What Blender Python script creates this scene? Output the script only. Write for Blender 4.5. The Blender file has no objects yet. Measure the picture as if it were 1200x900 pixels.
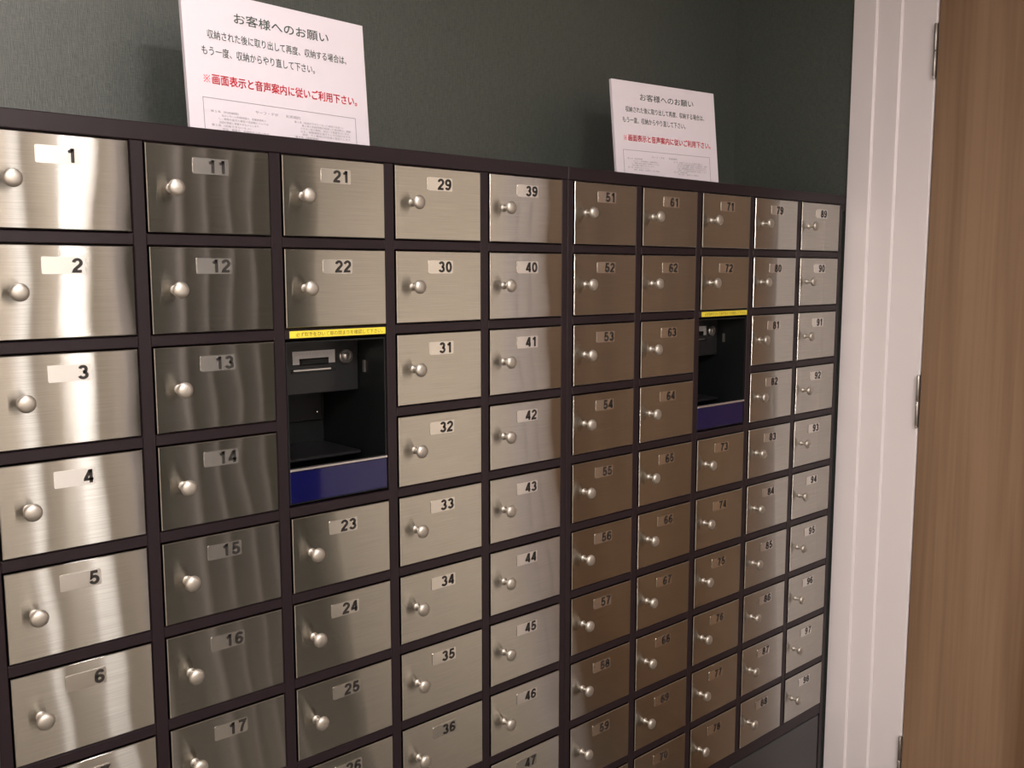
import bpy, math, random
from mathutils import Vector, Matrix
random.seed(4)
C = bpy.context.scene.collection
SC = bpy.context.scene
U = 0.175          # one locker column pitch in metres
ZT = 1.60          # height of the top edge of the first row of doors
FL = -ZT / U       # floor, in locker units below that edge

def W(x, y, z):    # locker units -> metres
    return Vector((x * U, y * U, ZT + z * U))

# ------------------------------------------------------------------ camera
cam = bpy.data.cameras.new('camera')
cam.sensor_width = 36.0
cam.lens = 36.0 * 1109.0 / 1200.0
cam.clip_start = 0.02
co = bpy.data.objects.new('camera', cam); C.objects.link(co)
yaw, pitch = 0.7347, 0.1182
fwd = Vector((math.sin(yaw) * math.cos(pitch), math.cos(yaw) * math.cos(pitch), -math.sin(pitch)))
right = Vector((math.cos(yaw), -math.sin(yaw), 0))
up = right.cross(fwd)
co.matrix_world = Matrix.Translation(W(-1.4794, -6.3575, -0.8482)) @ Matrix((right, up, -fwd)).transposed().to_4x4()
SC.camera = co

# ------------------------------------------------------------------ view, world
SC.view_settings.view_transform = 'Standard'
SC.view_settings.look = 'None'
SC.view_settings.gamma = 1
SC.view_settings.use_curve_mapping = False
SC.view_settings.exposure = 0.0
wd = bpy.data.worlds.new('world'); SC.world = wd; wd.use_nodes = True
wd.node_tree.nodes['Background'].inputs[0].default_value = (0.9, 0.85, 0.85, 1)
wd.node_tree.nodes['Background'].inputs[1].default_value = 0.02

CEIL = 4.6                      # ceiling height in locker units above the door tops (2.4 m)
# ceiling lamps: x, y (locker units), radius (units), emission times radius squared, description
DOWNLIGHTS = [
    (0.69, -1.9, 0.20, 17, 'downlight nearest the left end of the lockers'),
    (4.1, -10.0, 0.30, 14, 'small downlight between the wide lamps and the beige wall'),
    (0.7, -11.0, 1.20, 128, 'wide round ceiling lamp added to light the beige wall'),  # added fill for the beige wall, kept out of the door reflections
    (-4.0, -9.0, 1.10, 90, 'wide round ceiling lamp added to brighten the white casing'),  # added fill from the left, brightens the lower casing
]

# ------------------------------------------------------------------ materials
def mat(name, col=(.5, .5, .5), rough=.5, metal=0.0, spec=.5, **kw):
    m = bpy.data.materials.new(name); m.use_nodes = True
    b = m.node_tree.nodes['Principled BSDF']
    b.inputs['Base Color'].default_value = (*col, 1)
    b.inputs['Roughness'].default_value = rough
    b.inputs['Metallic'].default_value = metal
    b.inputs['Specular IOR Level'].default_value = spec
    for k, v in kw.items():
        b.inputs[k.replace('_', ' ')].default_value = v
    return m, m.node_tree, b

def nd(t, typ, **kw):
    n = t.nodes.new(typ)
    for k, v in kw.items(): setattr(n, k, v)
    return n

def noise_bump(t, b, scale, strength, dist=0.001, detail=3, coord='Object'):
    tc = nd(t, 'ShaderNodeTexCoord'); mp = nd(t, 'ShaderNodeMapping')
    mp.inputs['Scale'].default_value = scale
    nz = nd(t, 'ShaderNodeTexNoise'); nz.inputs['Scale'].default_value = 1; nz.inputs['Detail'].default_value = detail
    bp = nd(t, 'ShaderNodeBump'); bp.inputs['Strength'].default_value = strength; bp.inputs['Distance'].default_value = dist
    t.links.new(tc.outputs[coord], mp.inputs[0]); t.links.new(mp.outputs[0], nz.inputs[0])
    t.links.new(nz.outputs[0], bp.inputs['Height']); t.links.new(bp.outputs[0], b.inputs['Normal'])
    return nz, bp

def brushed_steel():
    m = bpy.data.materials.new('brushed_steel'); m.use_nodes = True; t = m.node_tree; t.nodes.clear()
    b = nd(t, 'ShaderNodeBsdfAnisotropic', distribution='BECKMANN'); out = nd(t, 'ShaderNodeOutputMaterial')
    t.links.new(b.outputs[0], out.inputs[0])
    b.inputs['Roughness'].default_value = .145
    b.inputs['Anisotropy'].default_value = .92
    tg = nd(t, 'ShaderNodeTangent', direction_type='UV_MAP', uv_map='UVMap')
    t.links.new(tg.outputs[0], b.inputs['Tangent'])
    # each sheet is slightly dented: slow waves in the world, plus fine horizontal brush lines
    geo = nd(t, 'ShaderNodeNewGeometry')
    mp = nd(t, 'ShaderNodeMapping'); mp.inputs['Scale'].default_value = (9, 9, 12)
    nz = nd(t, 'ShaderNodeTexNoise'); nz.inputs['Scale'].default_value = 1; nz.inputs['Detail'].default_value = 0
    bp = nd(t, 'ShaderNodeBump'); bp.inputs['Strength'].default_value = 1.0; bp.inputs['Distance'].default_value = 0.00035
    t.links.new(geo.outputs['Position'], mp.inputs[0]); t.links.new(mp.outputs[0], nz.inputs[0])
    t.links.new(nz.outputs[0], bp.inputs['Height']); t.links.new(bp.outputs[0], b.inputs['Normal'])
    mp2 = nd(t, 'ShaderNodeMapping'); mp2.inputs['Scale'].default_value = (14, 14, 1400)
    n2 = nd(t, 'ShaderNodeTexNoise'); n2.inputs['Scale'].default_value = 1; n2.inputs['Detail'].default_value = 2
    rp = nd(t, 'ShaderNodeValToRGB')
    rp.color_ramp.elements[0].position = .3; rp.color_ramp.elements[0].color = (.425, .411, .376, 1)
    rp.color_ramp.elements[1].position = .7; rp.color_ramp.elements[1].color = (.51, .495, .453, 1)
    t.links.new(geo.outputs['Position'], mp2.inputs[0]); t.links.new(mp2.outputs[0], n2.inputs[0])
    t.links.new(n2.outputs[0], rp.inputs[0]); t.links.new(rp.outputs[0], b.inputs['Color'])
    return m

def wood():
    m, t, b = mat('wood_veneer', (.3, .18, .1), .42, 0, .4)
    geo = nd(t, 'ShaderNodeNewGeometry')
    mp = nd(t, 'ShaderNodeMapping'); mp.inputs['Scale'].default_value = (5, 5, .42)
    nz = nd(t, 'ShaderNodeTexNoise'); nz.inputs['Scale'].default_value = 1; nz.inputs['Detail'].default_value = 3; nz.inputs['Distortion'].default_value = .5
    mp2 = nd(t, 'ShaderNodeMapping'); mp2.inputs['Scale'].default_value = (120, 120, 2.5)
    n2 = nd(t, 'ShaderNodeTexNoise'); n2.inputs['Scale'].default_value = 1; n2.inputs['Detail'].default_value = 4
    mx = nd(t, 'ShaderNodeMix', data_type='FLOAT'); mx.inputs[0].default_value = .22
    rp = nd(t, 'ShaderNodeValToRGB'); e = rp.color_ramp.elements
    e[0].position = .38; e[0].color = (.130, .073, .039, 1)
    e[1].position = .64; e[1].color = (.265, .168, .102, 1)
    for a, c_ in ((mp, nz), (mp2, n2)):
        t.links.new(geo.outputs['Position'], a.inputs[0]); t.links.new(a.outputs[0], c_.inputs[0])
    t.links.new(nz.outputs[0], mx.inputs[2]); t.links.new(n2.outputs[0], mx.inputs[3])
    t.links.new(mx.outputs[0], rp.inputs[0]); t.links.new(rp.outputs[0], b.inputs['Base Color'])
    return m

def wallpaper(name, c0, c1, rough, spec=.5):
    m, t, b = mat(name, c0, rough, 0, spec)
    geo = nd(t, 'ShaderNodeNewGeometry'); outs = []
    for sc in ((90, 90, 900), (900, 900, 90)):
        mp = nd(t, 'ShaderNodeMapping'); mp.inputs['Scale'].default_value = sc
        nz = nd(t, 'ShaderNodeTexNoise'); nz.inputs['Scale'].default_value = 1; nz.inputs['Detail'].default_value = 1
        t.links.new(geo.outputs['Position'], mp.inputs[0]); t.links.new(mp.outputs[0], nz.inputs[0]); outs.append(nz)
    ad = nd(t, 'ShaderNodeMath', operation='ADD')
    t.links.new(outs[0].outputs[0], ad.inputs[0]); t.links.new(outs[1].outputs[0], ad.inputs[1])
    mr = nd(t, 'ShaderNodeMapRange'); mr.inputs[1].default_value = .7; mr.inputs[2].default_value = 1.3
    t.links.new(ad.outputs[0], mr.inputs[0])
    mx = nd(t, 'ShaderNodeMix', data_type='RGBA'); mx.inputs[6].default_value = (*c0, 1); mx.inputs[7].default_value = (*c1, 1)
    t.links.new(mr.outputs[0], mx.inputs[0]); t.links.new(mx.outputs[2], b.inputs['Base Color'])
    bp = nd(t, 'ShaderNodeBump'); bp.inputs['Strength'].default_value = .45; bp.inputs['Distance'].default_value = .0006
    t.links.new(ad.outputs[0], bp.inputs['Height']); t.links.new(bp.outputs[0], b.inputs['Normal'])
    return m

def simple(name, *a, bump=None, **kw):
    m, t, b = mat(name, *a, **kw)
    if bump: noise_bump(t, b, *bump)
    return m

def emitter(name, col, s):
    m = bpy.data.materials.new(name); m.use_nodes = True; t = m.node_tree
    t.nodes.clear(); e = nd(t, 'ShaderNodeEmission'); o = nd(t, 'ShaderNodeOutputMaterial')
    e.inputs[0].default_value = (*col, 1); e.inputs[1].default_value = s
    t.links.new(e.outputs[0], o.inputs[0]); return m

M_STEEL = brushed_steel()
M_PAINT = simple('dark_plum_paint', (.016, .0098, .0125), .33, 0, .27, bump=((400, 400, 400), .08, .0002))
M_BODY = simple('backing_black', (.012, .010, .011), .6)
M_BASE = simple('plinth_black', (.030, .030, .031), .3)
M_KNOB = simple('satin_nickel', (.52, .49, .445), .46, 1.0, bump=((300, 300, 300), .05, .0001))
M_PLATE = simple('silver_sticker', (.72, .70, .665), .20, 1.0, bump=((500, 500, 500), .04, .0001))
M_DIGIT = simple('black_numeral_ink', (.018, .016, .015), .45)
M_WALL = wallpaper('dark_green_wallpaper', (.034, .043, .037), (.070, .081, .071), .46, .8)
M_WOOD = wood()
M_WHITE = simple('white_gloss_paint', (.74, .695, .71), .32, 0, .5, bump=((25, 25, 3), .12, .002))
M_BEIGE = wallpaper('beige_wallpaper', (.78, .71, .61), (.86, .79, .70), .6)
M_CEIL = simple('ceiling_white', (.78, .74, .72), .8, bump=((200, 200, 200), .2, .001))
M_FLOOR = simple('carpet_beige', (.15, .135, .115), .9, bump=((600, 600, 600), .5, .002))
M_BOARD = simple('white_foam_board', (.76, .71, .775), .55, 0, .4, bump=((60, 60, 60), .03, .0005))
M_GREY = simple('grey_green_print', (.10, .155, .125), .6)
M_FINE = simple('fine_grey_print', (.32, .31, .33), .6)
M_RED = simple('red_print', (.82, .075, .11), .6)
M_YELLOW = simple('yellow_sticker', (.78, .66, .055), .4)
M_OCHRE = simple('sticker_ink', (.16, .11, .01), .5)
M_BLK = simple('black_plastic', (.014, .014, .015), .34, 0, .35, bump=((500, 500, 500), .1, .0002))
M_DKIN = simple('black_metal_housing', (.007, .0085, .009), .35, 0, .3)
M_BLUE = simple('blue_acrylic', (.003, .003, .05), .05, 0, .6)
M_CHROME = simple('chrome', (.8, .78, .76), .15, 1.0)
M_LOCK = simple('dull_lock_metal', (.45, .44, .43), .28, 1.0)
M_ALU = simple('aluminium_bar', (.72, .70, .69), .3, 1.0)
M_HINGE = simple('hinge_nickel', (.42, .40, .38), .42, 1.0)
M_TAG = simple('grey_slip_label', (.42, .41, .42), .5)
M_TUBE = emitter('tube_diffuser', (1.0, .92, .88), 3.2)

# ------------------------------------------------------------------ mesh helpers (coordinates in locker units)
class MB:
    def __init__(s, o=(0, 0, 0)):
        s.v = []; s.f = []; s.mi = []; s.o = Vector(o)
    def add(s, vs, fs, mi=0):
        n = len(s.v); s.v += [Vector(v) for v in vs]; s.f += [[i + n for i in f] for f in fs]; s.mi += [mi] * len(fs); return s
    def box(s, x0, x1, y0, y1, z0, z1, bev=0.0, mi=0):
        if bev <= 0:
            vs = [(x, y, z) for z in (z0, z1) for y in (y0, y1) for x in (x0, x1)]
            return s.add(vs, [[0, 2, 3, 1], [4, 5, 7, 6], [0, 1, 5, 4], [2, 6, 7, 3], [0, 4, 6, 2], [1, 3, 7, 5]], mi)
        # bevelled towards -y (the front): front face inset by bev
        vs = [(x0, y1, z0), (x1, y1, z0), (x1, y1, z1), (x0, y1, z1),
              (x0, y0 + bev, z0), (x1, y0 + bev, z0), (x1, y0 + bev, z1), (x0, y0 + bev, z1),
              (x0 + bev, y0, z0 + bev), (x1 - bev, y0, z0 + bev), (x1 - bev, y0, z1 - bev), (x0 + bev, y0, z1 - bev)]
        fs = [[0, 3, 2, 1], [8, 9, 10, 11]]
        for i in range(4):
            j = (i + 1) % 4
            fs += [[i, j, 4 + j, 4 + i], [4 + i, 4 + j, 8 + j, 8 + i]]
        return s.add(vs, fs, mi)
    def lathe(s, prof, seg=24, c=(0, 0, 0), axis='y', mi=0):   # prof: (radius, distance along -y)
        vs = []; fs = []
        for r, h in prof:
            for k in range(seg):
                a = 2 * math.pi * k / seg
                p = (r * math.cos(a), -h, r * math.sin(a)) if axis == 'y' else (r * math.cos(a), r * math.sin(a), h)
                vs.append((p[0] + c[0], p[1] + c[1], p[2] + c[2]))
        n = len(prof)
        for i in range(n - 1):
            for k in range(seg):
                a, b = i * seg + k, i * seg + (k + 1) % seg
                fs.append([a, b, b + seg, a + seg])
        fs.append(list(range(seg))[::-1]); fs.append([(n - 1) * seg + k for k in range(seg)])
        return s.add(vs, fs, mi)
    def mesh(s, name, mats, smooth=False, uv=False):
        me = bpy.data.meshes.new(name)
        me.from_pydata([(v - s.o) * U for v in s.v], [], s.f)
        for m in (mats if isinstance(mats, (list, tuple)) else [mats]): me.materials.append(m)
        me.polygons.foreach_set('material_index', s.mi)
        me.validate()
        import bmesh
        bm = bmesh.new(); bm.from_mesh(me); bmesh.ops.recalc_face_normals(bm, faces=bm.faces); bm.to_mesh(me); bm.free()
        if uv:
            l = me.uv_layers.new(name='UVMap')
            for lp in me.loops:
                p = me.vertices[lp.vertex_index].co
                l.data[lp.index].uv = (p.x * 3 + p.y * .5, p.z * 3 + p.y * .5)
        if smooth:
            me.polygons.foreach_set('use_smooth', [True] * len(me.polygons))
            me.set_sharp_from_angle(angle=math.radians(40))
        return me

def link(name, me, parent=None, loc=(0, 0, 0), label=None, cat=None, group=None, kind=None):
    o = bpy.data.objects.new(name, me); C.objects.link(o)
    if parent: o.parent = parent
    o.location = loc
    for k, v in (('label', label), ('category', cat), ('group', group), ('kind', kind)):
        if v: o[k] = v
    return o

def root(name, x, y, z, label=None, cat=None, group=None, kind=None):
    o = link(name, None, None, W(x, y, z), label, cat, group, kind); o['_u'] = (x, y, z)
    return o

def part(name, mb, m, parent, label=None, kind=None, smooth=False, uv=False):
    """mesh given in absolute locker units, stored relative to its root"""
    base = parent
    mb.o = Vector(base['_u'])
    return link(name, mb.mesh(name, m, smooth, uv), parent, (0, 0, 0), label, kind=kind)

def struct(name, mb, m, label=None, parent=None, smooth=False):
    me = mb
    o = Vector((0, 0, 0)); mb.o = o
    ob = link(name, mb.mesh(name, m, smooth), parent, (0, 0, ZT) if not parent else (0, 0, 0), label, kind=None if parent else 'structure')
    ob['_u'] = (0, 0, 0)
    return ob

def glyphs(text, rect, bold=0.0, spacing=1.0, resol=3):
    """vertices (2-D, in rect x0,x1,z0,z1) and faces of a line of writing"""
    cu = bpy.data.curves.new('t', 'FONT'); cu.body = text; cu.offset = bold; cu.space_character = spacing
    cu.resolution_u = resol; cu.fill_mode = 'FRONT'
    o = bpy.data.objects.new('t', cu); C.objects.link(o)
    dg = bpy.context.evaluated_depsgraph_get()
    me = bpy.data.meshes.new_from_object(o.evaluated_get(dg))
    xs = [v.co.x for v in me.vertices]; ys = [v.co.y for v in me.vertices]
    x0, x1, y0, y1 = min(xs), max(xs), min(ys), max(ys)
    a, b, c, d = rect
    if b is None: b = a + (x1 - x0) / (y1 - y0) * (d - c)
    vs = [(a + (v.co.x - x0) / (x1 - x0) * (b - a), c + (v.co.y - y0) / (y1 - y0) * (d - c)) for v in me.vertices]
    fs = [list(p.vertices) for p in me.polygons]
    bpy.data.objects.remove(o); bpy.data.curves.remove(cu); bpy.data.meshes.remove(me)
    return vs, fs

# ------------------------------------------------------------------ the room
XR = 10.13; YB = 1.78; YO = -13.4; XL = -9.0
struct('wall_back', MB().box(XL - .3, XR + .6, YB, YB + .5, FL, CEIL), M_WALL, 'dark green-grey textured wallpaper behind the lockers')
rw = struct('wall_right', MB().box(XR + .03, XR + .6, 0.0, YB, FL, CEIL), M_WALL, 'dark green-grey papered return wall beside the lockers')
struct('wall_right_beige', MB().box(XR + .03, XR + .6, YO, -6.62, FL, CEIL).box(XR + .03, XR + .6, -6.62, 0.0, 3.0, CEIL), M_BEIGE)
struct('wall_left', MB().box(XL - .5, XL, YO, YB, FL, CEIL), M_BEIGE)
struct('wall_front', MB().box(XL - .5, XR + .6, YO - .5, YO, FL, CEIL), M_WALL)
struct('floor', MB().box(XL - .5, XR + .6, YO - .5, YB + .5, FL - .4, FL), M_FLOOR)
struct('ceiling', MB().box(XL - .5, XR + .6, YO - .5, YB + .5, CEIL, CEIL + .4), M_CEIL)

# the wall opposite the lockers: pale panel with a white edge, thin white trims on the dark paper
struct('wall_front_panel', MB().box(XL, 5.5, YO, YO + .12, FL, CEIL), M_BEIGE)
# two upright tube lamps on that wall (seen mirrored in the first column of doors)
def wall_lamp(x0, x1, z0, z1, s):
    t = root('wall_lamp', (x0 + x1) / 2, YO + .12, z0, 'upright %s wall lamp on the wall facing the lockers' % s, 'lamp', 'upright wall lamps')
    part('back_plate', MB().box(x0 - .06, x1 + .06, YO + .12, YO + .17, z0 - .06, z1 + .06), M_CEIL, t)
    part('diffuser', MB().box(x0, x1, YO + .17, YO + .32, z0, z1), M_TUBE, t)
wall_lamp(4.52, 4.86, -6.5, 3.4, 'wide')
wall_lamp(3.64, 3.78, -6.5, 3.4, 'narrow')
struct('trim_5', MB().box(5.5, 5.72, YO, YO + .2, FL, CEIL), M_WHITE)
tn = 6
for xa, xb in ((6.83, 6.93), (7.42, 7.455), (7.98, 8.015), (8.51, 8.55)):
    struct('trim_%d' % tn, MB().box(xa, xb, YO, YO + .1, FL, CEIL - .3), M_WHITE); tn += 1

# stepped white casing on both sides of the wooden door and above it
def strip(x0, y0, y1, z0, z1):      # box whose face looks to -x, with an eased edge
    e = .02
    ya, yb = min(y0, y1), max(y0, y1)
    mb = MB()
    pts = [(XR + .1, ya), (XR + .1, yb), (x0, yb), (x0, ya + e), (x0 + e, ya)]
    n = len(pts)
    mb.add([(p[0], p[1], z0) for p in pts] + [(p[0], p[1], z1) for p in pts],
           [list(range(n))] + [[n + i for i in range(n)][::-1]] + [[i, (i + 1) % n, n + (i + 1) % n, n + i] for i in range(n)])
    return mb
t1 = struct('trim_1', strip(10.115, -.315, -.005, FL, 3.0), M_WHITE, 'white stepped door casing beside the lockers')
o = strip(10.150, -.625, -.315, FL, 3.0); struct('casing_strip', o, M_WHITE, parent=t1)
o = strip(10.182, -1.055, -.625, FL, 3.0); struct('casing_strip', o, M_WHITE, parent=t1)
t2 = struct('trim_2', MB().box(10.115, XR + .1, -6.64, -6.33, FL, 3.0), M_WHITE)
struct('casing_strip', MB().box(10.145, XR + .1, -6.33, -6.02, FL, 3.0), M_WHITE, parent=t2)
struct('casing_strip', MB().box(10.175, XR + .1, -6.02, -5.62, FL, 3.0), M_WHITE, parent=t2)
struct('trim_3', MB().box(10.13, XR + .1, -6.64, 0, 2.9, 3.2), M_WHITE)
d1 = struct('door_1', MB().box(10.175, XR + .25, -5.60, -1.075, FL + .05, 2.88), M_WOOD, 'brown wood-grain door hinged at the white casing')
for z0, z1 in ((1.46, 2.10), (-2.79, -2.13), (-7.53, -6.88)):
    h = MB().box(10.150, 10.178, -1.066, -1.035, z0, z1)
    ho = struct('hinge', h, M_HINGE, parent=d1)
    zm = (z0 + z1) / 2
    k = MB()
    for a, b in ((z0 + .03, zm - .005), (zm + .005, z1 - .002)):
        k.lathe([(.016, a), (.02, a + .006), (.02, b - .006), (.016, b)], 14, (10.145, -1.052, 0), 'z')
    k.lathe([(.012, z0 - .01), (.012, z0 + .03)], 10, (10.145, -1.052, 0), 'z')
    struct('hinge_knuckle', k, M_HINGE, parent=ho, smooth=True)

# ------------------------------------------------------------------ ceiling downlights (their light stays here)
first = None
for i, (x, y, r, e, s) in enumerate(DOWNLIGHTS):
    t = root('ceiling_downlight', x, y, CEIL, 'round recessed ' + s, 'lamp', 'ceiling downlights')
    ring = MB().lathe([(r * 1.18, CEIL - .04), (r * 1.2, CEIL - .02), (r * 1.2, CEIL)], 32, (x, y, 0), 'z')
    part('rim', ring, M_CEIL, t, smooth=True)
    lens = MB().lathe([(r, CEIL - .06), (r, CEIL - .041)], 32, (x, y, 0), 'z')
    part('lens', lens, M_CEIL, t)
    ld = bpy.data.lights.new('lamp_light', 'AREA'); ld.shape = 'DISK'; ld.size = 2 * r * U * .98
    ld.color = (1.0, .925, .905); ld.energy = e * math.pi * math.pi * U ** 2
    lo = bpy.data.objects.new('lamp_light', ld); C.objects.link(lo); lo.parent = t; lo.location = (0, 0, -.065 * U)

# ------------------------------------------------------------------ locker banks
DW, DH, RP, GAP = .892, .5857, .6818, .010
def col_x(c): return c + (.0621 if c >= 5 else 0)
def row_z(r): return -r * RP

# shared meshes for a door, its knob and its number plate
door_mb = MB().box(0, DW, -.006, .075, -DH, 0, bev=.005)
DOOR_ME = door_mb.mesh('locker_door', M_STEEL, uv=True)
kp = [(.034, 0), (.033, .004), (.024, .010), (.019, .024), (.017, .042), (.0175, .058), (.022, .068), (.034, .075), (.0505, .082), (.0565, .092),
      (.0565, .100), (.053, .109), (.044, .116), (.030, .121), (.012, .1235)]
KNOB_ME = MB().lathe(kp, 28).mesh('knob', M_KNOB, smooth=True)
def plate_outline(x0, x1, z0, z1, r=.012, n=4):
    pts = []
    for cx, cz, a0 in ((x1 - r, z1 - r, 0), (x0 + r, z1 - r, 90), (x0 + r, z0 + r, 180), (x1 - r, z0 + r, 270)):
        for k in range(n + 1):
            a = math.radians(a0 + 90 * k / n); pts.append((cx + r * math.cos(a), cz + r * math.sin(a)))
    return pts
def arc(cx, cy, rx, ry, a0, a1, n=14):
    return [(cx + rx * math.cos(math.radians(a0 + (a1 - a0) * k / n)), cy + ry * math.sin(math.radians(a0 + (a1 - a0) * k / n))) for k in range(n + 1)]
SIX = [(.53, .76), (.48, .88), (.34, .925), (.20, .85), (.11, .66), (.085, .42)]
STROKES = {
    '0': [arc(.31, .5, .225, .425, 0, 360, 24)],
    '1': [[(.37, 0), (.37, 1.0)], [(.10, .76), (.25, .79), (.33, .90), (.36, .98)]],
    '2': [arc(.31, .69, .225, .235, 175, -35) + [(.30, .36), (.12, .17), (.085, .075), (.56, .075)]],
    '3': [arc(.30, .715, .20, .21, 165, -90), arc(.30, .29, .235, .215, 90, -165)],
    '4': [[(.45, 0), (.45, 1.0)], [(.41, .95), (.09, .31), (.09, .27), (.60, .27)]],
    '5': [[(.54, .925), (.18, .925), (.12, .50)] + arc(.30, .33, .235, .255, 130, -165)],
    '6': [arc(.31, .31, .225, .235, 0, 360, 20), SIX],
    '7': [[(.05, .925), (.55, .925), (.40, .62), (.28, .30), (.23, 0)]],
    '8': [arc(.31, .71, .19, .215, 0, 360, 20), arc(.31, .285, .235, .21, 0, 360, 20)],
    '9': [arc(.31, .69, .225, .235, 0, 360, 20), [(.62 - x, 1 - y) for x, y in SIX]],
}
def ribbon(path, w):
    """flat band of width w along a polyline"""
    P = [Vector(p) for p in path]; n = len(P); closed = (P[0] - P[-1]).length < 1e-4
    vs = []; fs = []
    for i in range(n):
        a = P[i] - P[i - 1] if i > 0 else (P[-1] - P[-2] if closed else P[1] - P[0])
        b = P[i + 1] - P[i] if i < n - 1 else (P[1] - P[0] if closed else P[-1] - P[-2])
        a.normalize(); b.normalize()
        t = (a + b).normalized(); q = Vector((-t.y, t.x)); k = max(.55, q.dot(Vector((-b.y, b.x))))
        vs += [P[i] + q * (w / 2 / k), P[i] - q * (w / 2 / k)]
        if i: fs.append([2 * i - 2, 2 * i - 1, 2 * i + 1, 2 * i])
    return [(v.x, v.y) for v in vs], fs
DIG = {}
def digit(ch):
    if ch not in DIG:
        V = []; F = []
        for p in STROKES[ch]:
            vs, fs = ribbon(p, .215); n = len(V)
            V += [(a * .098, b * .088) for a, b in vs]; F += [[i + n for i in f] for f in fs]
        DIG[ch] = (.056, (V, F))
    return DIG[ch]
def number_plate(num):
    mb = MB(); pts = plate_outline(.320, .579, -.182, -.073); n = len(pts)
    mb.add([(a, -.0105, b) for a, b in pts] + [(a, -.0055, b) for a, b in pts],
           [list(range(n)), [n + i for i in range(n)][::-1]] + [[i, (i + 1) % n, n + (i + 1) % n, n + i] for i in range(n)])
    s = str(num)
    slots = [.504] if len(s) == 1 else [.428, .504]
    for ch, x0 in zip(s, slots):
        w, (vs, fs) = digit(ch)
        ox = x0
        mb.add([(ox + a, -.0122, -.171 + b) for a, b in vs], fs, 1)
    return mb.mesh('number_plate', [M_PLATE, M_DIGIT])

def lattice_cols(first):
    """[(column, {row: number})]"""
    out = []
    n = first
    for k in range(5):
        c = k + (0 if first == 1 else 5)
        rows = [r for r in range(10) if not ((c in (2, 7)) and r in (2, 3))]
        if c in (2, 7): rows = [r for r in rows]
        out.append((c, rows, n)); n += len(rows)
    return out

def top_row_numbers(first): pass

def bank(firstn, xl, xr, label):
    t = root('locker_cabinet', xl, 0, FL, label, 'lockers', None)
    ztop = .13
    # carcass: sides, top, back, floor of the box
    cb = MB()
    cb.box(xl + .002, xl + .04, .1, YB - .02, FL, ztop - .004).box(xr - .04, xr - .002, .1, YB - .02, FL, ztop - .004)
    cb.box(xl + .04, xr - .04, .1, YB - .02, ztop - .04, ztop - .004)
    cb.box(xl + .04, xr - .04, YB - .06, YB - .02, FL, ztop - .04)
    part('carcass', cb, M_PAINT, t)
    # a dark sheet added behind every door, so that the joints stay dark
    pm = MB()
    cols = lattice_cols(firstn)
    for c, rows, _ in cols:
        x = col_x(c)
        for r in rows:
            pm.box(x + .01, x + DW - .01, .12, .14, row_z(r) - DH + .01, row_z(r) - .01)
    part('joint_dark_backing', pm, M_BODY, t)
    # uprights
    xs = [xl] + [col_x(c) - (1 - DW) / 2 for c, _, _ in cols[1:]] + [xr]
    edges = []
    x_prev = xl
    for c, _, _ in cols:
        edges.append((x_prev, col_x(c) - GAP)); x_prev = col_x(c) + DW + GAP
    edges.append((x_prev, xr))
    zb = row_z(9) - DH - GAP
    for k, (a, b) in enumerate(edges):
        part('stile', MB().box(a, b, .004, .1, FL if k in (0, 5) else zb, GAP, bev=.006), M_PAINT, t)
    # the head rail runs over all columns
    part('head_rail', MB().box(xl, xr, 0, .1, GAP, ztop, bev=.007), M_PAINT, t)
    for c, rows, _ in cols:
        a, b = col_x(c) - GAP, col_x(c) + DW + GAP
        gaps = [(r, r + 1) for r in range(9)]
        for r, q in gaps:
            if c in (2, 7) and r == 2: continue
            part('rail', MB().box(a, b, .003, .1, row_z(q) + GAP, row_z(r) - DH - GAP, bev=.006), M_PAINT, t)
    # foot rail and plinth panels
    xa, xb = edges[0][1], edges[-1][0]
    part('foot_rail', MB().box(xa, xb, .003, .1, zb - .150, zb, bev=.006), M_PAINT, t)
    part('plinth_panel', MB().box(xa + .008, xb - .008, .012, .1, FL + .02, zb - .172, bev=.006), M_BASE, t, 'flat black panel below the bottom row of doors')
    # doors
    for c, rows, n0 in cols:
        for i, r in enumerate(rows):
            num = NUM0[c] + i
            loc = W(col_x(c), 0, row_z(r)) - W(*t['_u'])
            d = link('locker_door', DOOR_ME, t, loc, 'brushed steel locker door numbered %d' % num)
            link('knob', KNOB_ME, d, Vector((.163, -.006, -.291)) * U)
            link('number_plate', number_plate(num), d, (0, 0, 0), 'silver sticker with the black number %d' % num)
    # yellow sticker on the rail under the second door of the machine column
    c = 2 if firstn == 1 else 7
    x = col_x(c)
    st = MB().box(x + .024, x + .884, -.0035, .006, -1.345, -1.292)
    vs, fs = glyphs('必ず取手をひいて扉の閉まりを確認して下さい。', (x + .075, x + .855, -1.335, -1.302))
    st.add([(a, -.0045, b) for a, b in vs], fs, 1)
    part('warning_sticker', st, [M_YELLOW, M_OCHRE], t, 'yellow strip sticker with small dark lettering')
    return t
NUM0 = {0: 1, 1: 11, 2: 21, 3: 29, 4: 39, 5: 51, 6: 61, 7: 71, 8: 79, 9: 89}
bank(1, -.085, 4.975, 'left dark plum cabinet of steel locker doors, its top row numbered 1 to 39')
bank(51, 4.979, 10.045, 'right dark plum cabinet of steel locker doors numbered 51 to 98, beside white casing')
fl = struct('trim_4', MB().box(10.045, 10.108, .004, .12, -.07, .13), M_PAINT, 'short dark filler closing the gap to the casing at cabinet top')

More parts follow.
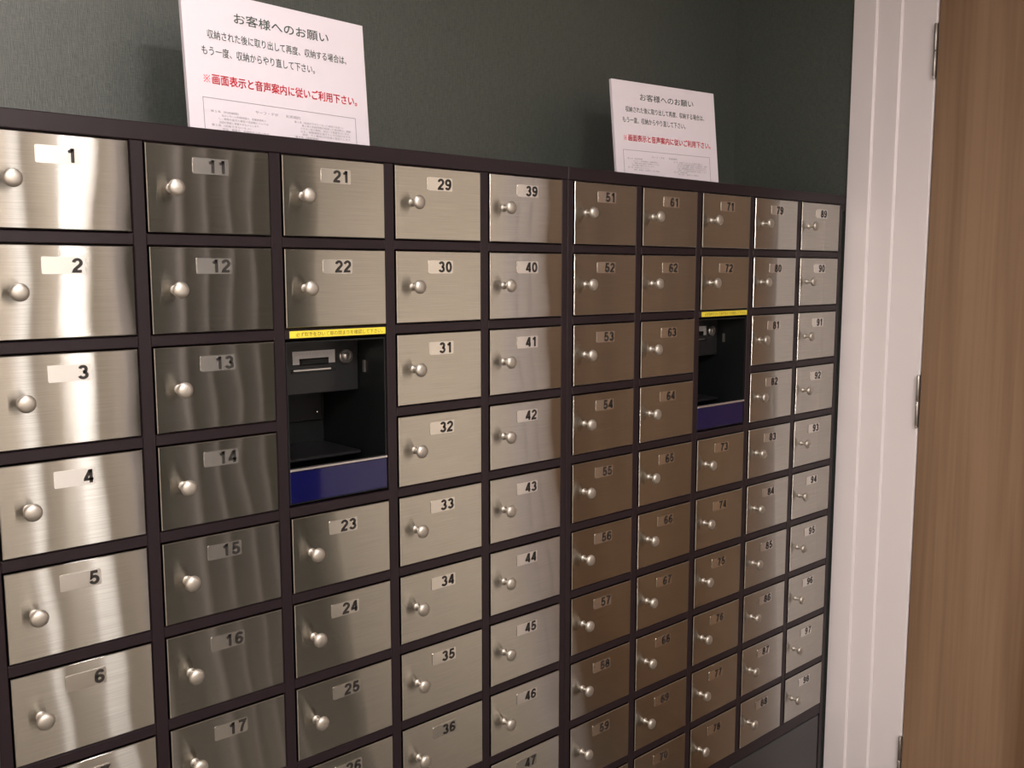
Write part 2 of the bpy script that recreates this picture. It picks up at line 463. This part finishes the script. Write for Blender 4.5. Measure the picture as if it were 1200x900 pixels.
# ------------------------------------------------------------------ control terminals in the third column of each bank
def terminal(c, label):
    x = col_x(c); zt, zb = -1.3736, -2.6210
    t = root('locker_terminal', x + DW / 2, .5, zb, label, 'terminal', 'locker control terminals')
    h = MB(); xa, xb = x - .002, x + DW + .002
    D = 1.0
    h.box(xa, xa + .012, .02, D, zb, zt).box(xb - .012, xb, .02, D, zb, zt)
    h.box(xa + .012, xb - .012, .02, D, zt - .012, zt).box(xa + .012, xb - .012, .02, D, zb, zb + .012)
    h.box(xa + .012, xb - .012, D - .012, D, zb + .012, zt - .012)
    part('housing', h, M_DKIN, t)
    # slip printer: black face with its slot
    y = .40
    f = MB().box(x + .012, x + DW - .012, y, .75, -1.835, zt - .014, bev=.008)
    pf = part('printer_panel', f, M_BLK, t)
    pf['_u'] = t['_u']
    part('slip_slot', MB().box(x + .25, x + .655, y - .012, y + .004, -1.660, -1.636).box(x + .325, x + .59, y - .020, y + .004, -1.60, -1.545, bev=.01), M_DKIN, pf)
    part('slot_lip', MB().box(x + .26, x + .60, y - .026, y - .012, -1.642, -1.630), M_ALU, pf)
    # label: U-shaped grey sticker over the slot
    lb = MB().box(x + .262, x + .652, y - .005, y, -1.547, -1.484).box(x + .262, x + .322, y - .005, y, -1.590, -1.547).box(x + .592, x + .652, y - .005, y, -1.590, -1.547)
    vs, fs = glyphs('レシートをお取り下さい', (x + .290, x + .620, -1.526, -1.500))
    lb.add([(a, y - .0065, b) for a, b in vs], fs, 1)
    part('slot_label', lb, [M_TAG, M_FINE], pf, 'grey label with a row of small lettering above the slot')
    lk = MB().lathe([(.064, 0), (.064, .014), (.056, .022), (.050, .022), (.046, .010), (.028, .010), (.028, .026), (.022, .030)], 28, (x + .755, y, -1.545), 'y')
    part('cylinder_lock', lk, M_LOCK, pf, smooth=True)
    # interior shelf, back plate and screws
    part('tray', MB().box(x + .02, x + .86, .35, D - .02, -2.37, -2.345, bev=.006), M_BLK, t)
    bp = MB().box(x + .02, x + .84, D - .05, D - .02, -2.15, -1.85, bev=.006)
    b = part('back_plate', bp, M_BLK, t); b['_u'] = t['_u']
    part('screw', MB().lathe([(.012, 0), (.010, .006), (.004, .008)], 12, (x + .80, D - .05, -2.08), 'y'), M_CHROME, b)
    part('latch_plate', MB().box(x + DW - .022, x + DW - .012, .29, .32, -1.68, -1.58), M_HINGE, t)
    # aluminium bar over the blue front
    part('front_bar', MB().box(x + .002, x + DW - .002, .0, .04, -2.364, -2.344, bev=.004), M_ALU, t)
    part('blue_panel', MB().box(x + .004, x + DW - .004, .012, .04, -2.612, -2.366, bev=.003), M_BLUE, t, 'glossy dark blue front panel')
terminal(2, 'black recessed slip terminal with blue front between doors 22 and 23')
terminal(7, 'black recessed terminal with blue front between doors 72 and 73')

# ------------------------------------------------------------------ notices standing on the cabinets
LINES = {}
def sheet_print(Wd):
    """writing of a sheet, in sheet coordinates u (0 at left) and v (down from the top)"""
    def ln(s, u0, u1, v0, v1, **k):
        key = (s,)
        bd = k.pop('bold', 0)
        vs, fs = glyphs(s, (u0, u1, -v1, -v0), **k)
        if bd:
            n = len(vs); m_ = len(fs)
            for dx, dy in ((bd, 0), (0, bd), (bd, bd)):
                q = len(vs); vs = vs + [(x + dx, y + dy) for x, y in vs[:n]]; fs = fs + [[i + q for i in f] for f in fs[:m_]]
        return vs, fs
    out = {}
    out['headline'] = [ln('お客様へのお願い', .435, 1.325, .130, .213, bold=.0012)]
    out['body_text'] = [ln('収納された後に取り出して再度、収納する場合は、', .195, 1.50, .297, .365, bold=.0008),
                        ln('もう一度、収納からやり直して下さい。', .140, 1.165, .423, .493, bold=.0008)]
    out['red_text'] = [ln('画面表示と音声案内に従いご利用下さい。', .210, 1.585, .630, .708, bold=.0032)]
    vs = []; fs = []
    for pth in ([(.142, -.645), (.192, -.698)], [(.192, -.645), (.142, -.698)]):
        a_, f_ = ribbon(pth, .005); fs += [[i + len(vs) for i in f] for f in f_]; vs += a_
    for cx_, cy_ in ((.167, -.648), (.167, -.695), (.145, -.6715), (.189, -.6715)):
        a_, f_ = ribbon([(cx_ - .004, cy_), (cx_ + .004, cy_)], .008); fs += [[i + len(vs) for i in f] for f in f_]; vs += a_
    out['red_text'].append((vs, fs))
    fine = [ln('サーフ・デポ　　利用規約', .570, .990, .864, .890)]
    a = ['第１条（利用期間）', '当ロッカーの利用時間は、営業時間内と', 'し、時間を過ぎた場合の収納物については', '当店が開錠し保管するものとします。',
         '第２条（収納できないもの）', '現金、貴重品、危険物その他の物品']
    ind = [.18, .27, .245, .245, .18, .27]; end = [.42, .66, .68, .60, .52, .68]
    v = .903
    for s, i, e in zip(a, ind, end):
        fine.append(ln(s, i, e, v, v + .018, resol=1)); v += .026
    b = ['第３条（収納ができなくなった場合の取扱い）', '第１条の利用時間を経過した収納物は、開錠', 'のうえ一定の期間、当店にて保管を行います。', 'なお、保管期間を過ぎたときは処分をする',
         '場合、その費用は利用者の負担とします。', '第４条（損害賠償）', '鍵の紛失、破損などの場合の']
    ind = [.93, 1.00, .985, .985, 1.00, .93, 1.00]; end = [1.42, 1.50, 1.49, 1.49, 1.50, 1.16, 1.35]
    v = .903
    for s, i, e in zip(b, ind, end):
        fine.append(ln(s, i, e, v, v + .018, resol=1)); v += .024
    out['fine_print'] = fine
    return out

PRINT = sheet_print(1.7)
def notice(TR, h, dn, Wd, H, label, th=.035):
    n = Vector(h).cross(Vector(dn)); n.normalize()      # towards the room
    if n.y > 0: n = -n
    h = Vector(h); dn = Vector(dn); TL = Vector(TR) - h * Wd
    t = root('notice_sheet', *(TL + dn * H), label, 'sign', None)
    k = Wd / 1.70
    def P(u, v, d): return TL + h * u * k + dn * v * k + n * d
    def slab(mb, u0, u1, v0, v1, d0, d1, mi=0):
        vs = [P(u, v, d) for d in (d0, d1) for v in (v0, v1) for u in (u0, u1)]
        mb.add(vs, [[0, 2, 3, 1], [4, 5, 7, 6], [0, 1, 5, 4], [2, 6, 7, 3], [0, 4, 6, 2], [1, 3, 7, 5]], mi)
    b = MB(); slab(b, 0, 1.70, 0, H / k, -th, 0); part('board', b, M_BOARD, t)
    for nm, m in (('headline', M_GREY), ('body_text', M_GREY), ('red_text', M_RED), ('fine_print', M_FINE)):
        mb = MB()
        for vs, fs in PRINT[nm]: mb.add([P(a, -bb, .002) for a, bb in vs], fs)
        part(nm, mb, m, t, 'bold red line of lettering' if nm == 'red_text' else None)
    fr = MB(); w = .0045; f0, f1, g0, g1 = .120, 1.560, .812, H / k - .03
    slab(fr, f0, f1, g0, g0 + w, .0005, .0018); slab(fr, f0, f0 + w, g0, g1, .0005, .0018); slab(fr, f1 - w, f1, g0, g1, .0005, .0018); slab(fr, f0, f1, g1, g1 + w, .0005, .0018)
    part('ruled_border', fr, M_FINE, t)
    # folding strut behind the board
    s = MB(); bx = TL + h * (Wd / 2)
    top = bx + dn * H * .35 - n * th; foot = Vector((bx.x, bx.y, .13)) - n * .42; foot.z = .13
    q = h * .12
    vs = [top - q, top + q, foot + q, foot - q]
    vs += [p - n * .015 for p in vs]
    s.add(vs, [[0, 1, 2, 3], [7, 6, 5, 4], [0, 4, 5, 1], [1, 5, 6, 2], [2, 6, 7, 3], [3, 7, 4, 0]])
    part('easel_strut', s, M_BOARD, t)
def basis(TL, TR, th):
    h = (Vector(TR) - Vector(TL)).normalized(); nh = Vector((h.y, -h.x, 0)); a = math.radians(th)
    return h, nh * math.sin(a) - Vector((0, 0, math.cos(a)))
h = Vector((.99690402, .07862807, 0)); dn = Vector((.00575858, -.07301145, -.99731448))
notice((3.34011541, .94508934, 1.3), h, dn, 1.712, 1.172, 'larger-looking white notice with green and red writing standing above doors 11 and 21')
h = Vector((.99180058, -.12779517, 0)); dn = Vector((-.01446682, -.11227501, -.99357186))
notice((8.28537711, .79507235, 1.3), h, dn, 1.635, 1.176, 'white notice with red line standing on the cabinet above doors 61 and 71')
for o_ in bpy.data.objects:
    if '_u' in o_: del o_['_u']
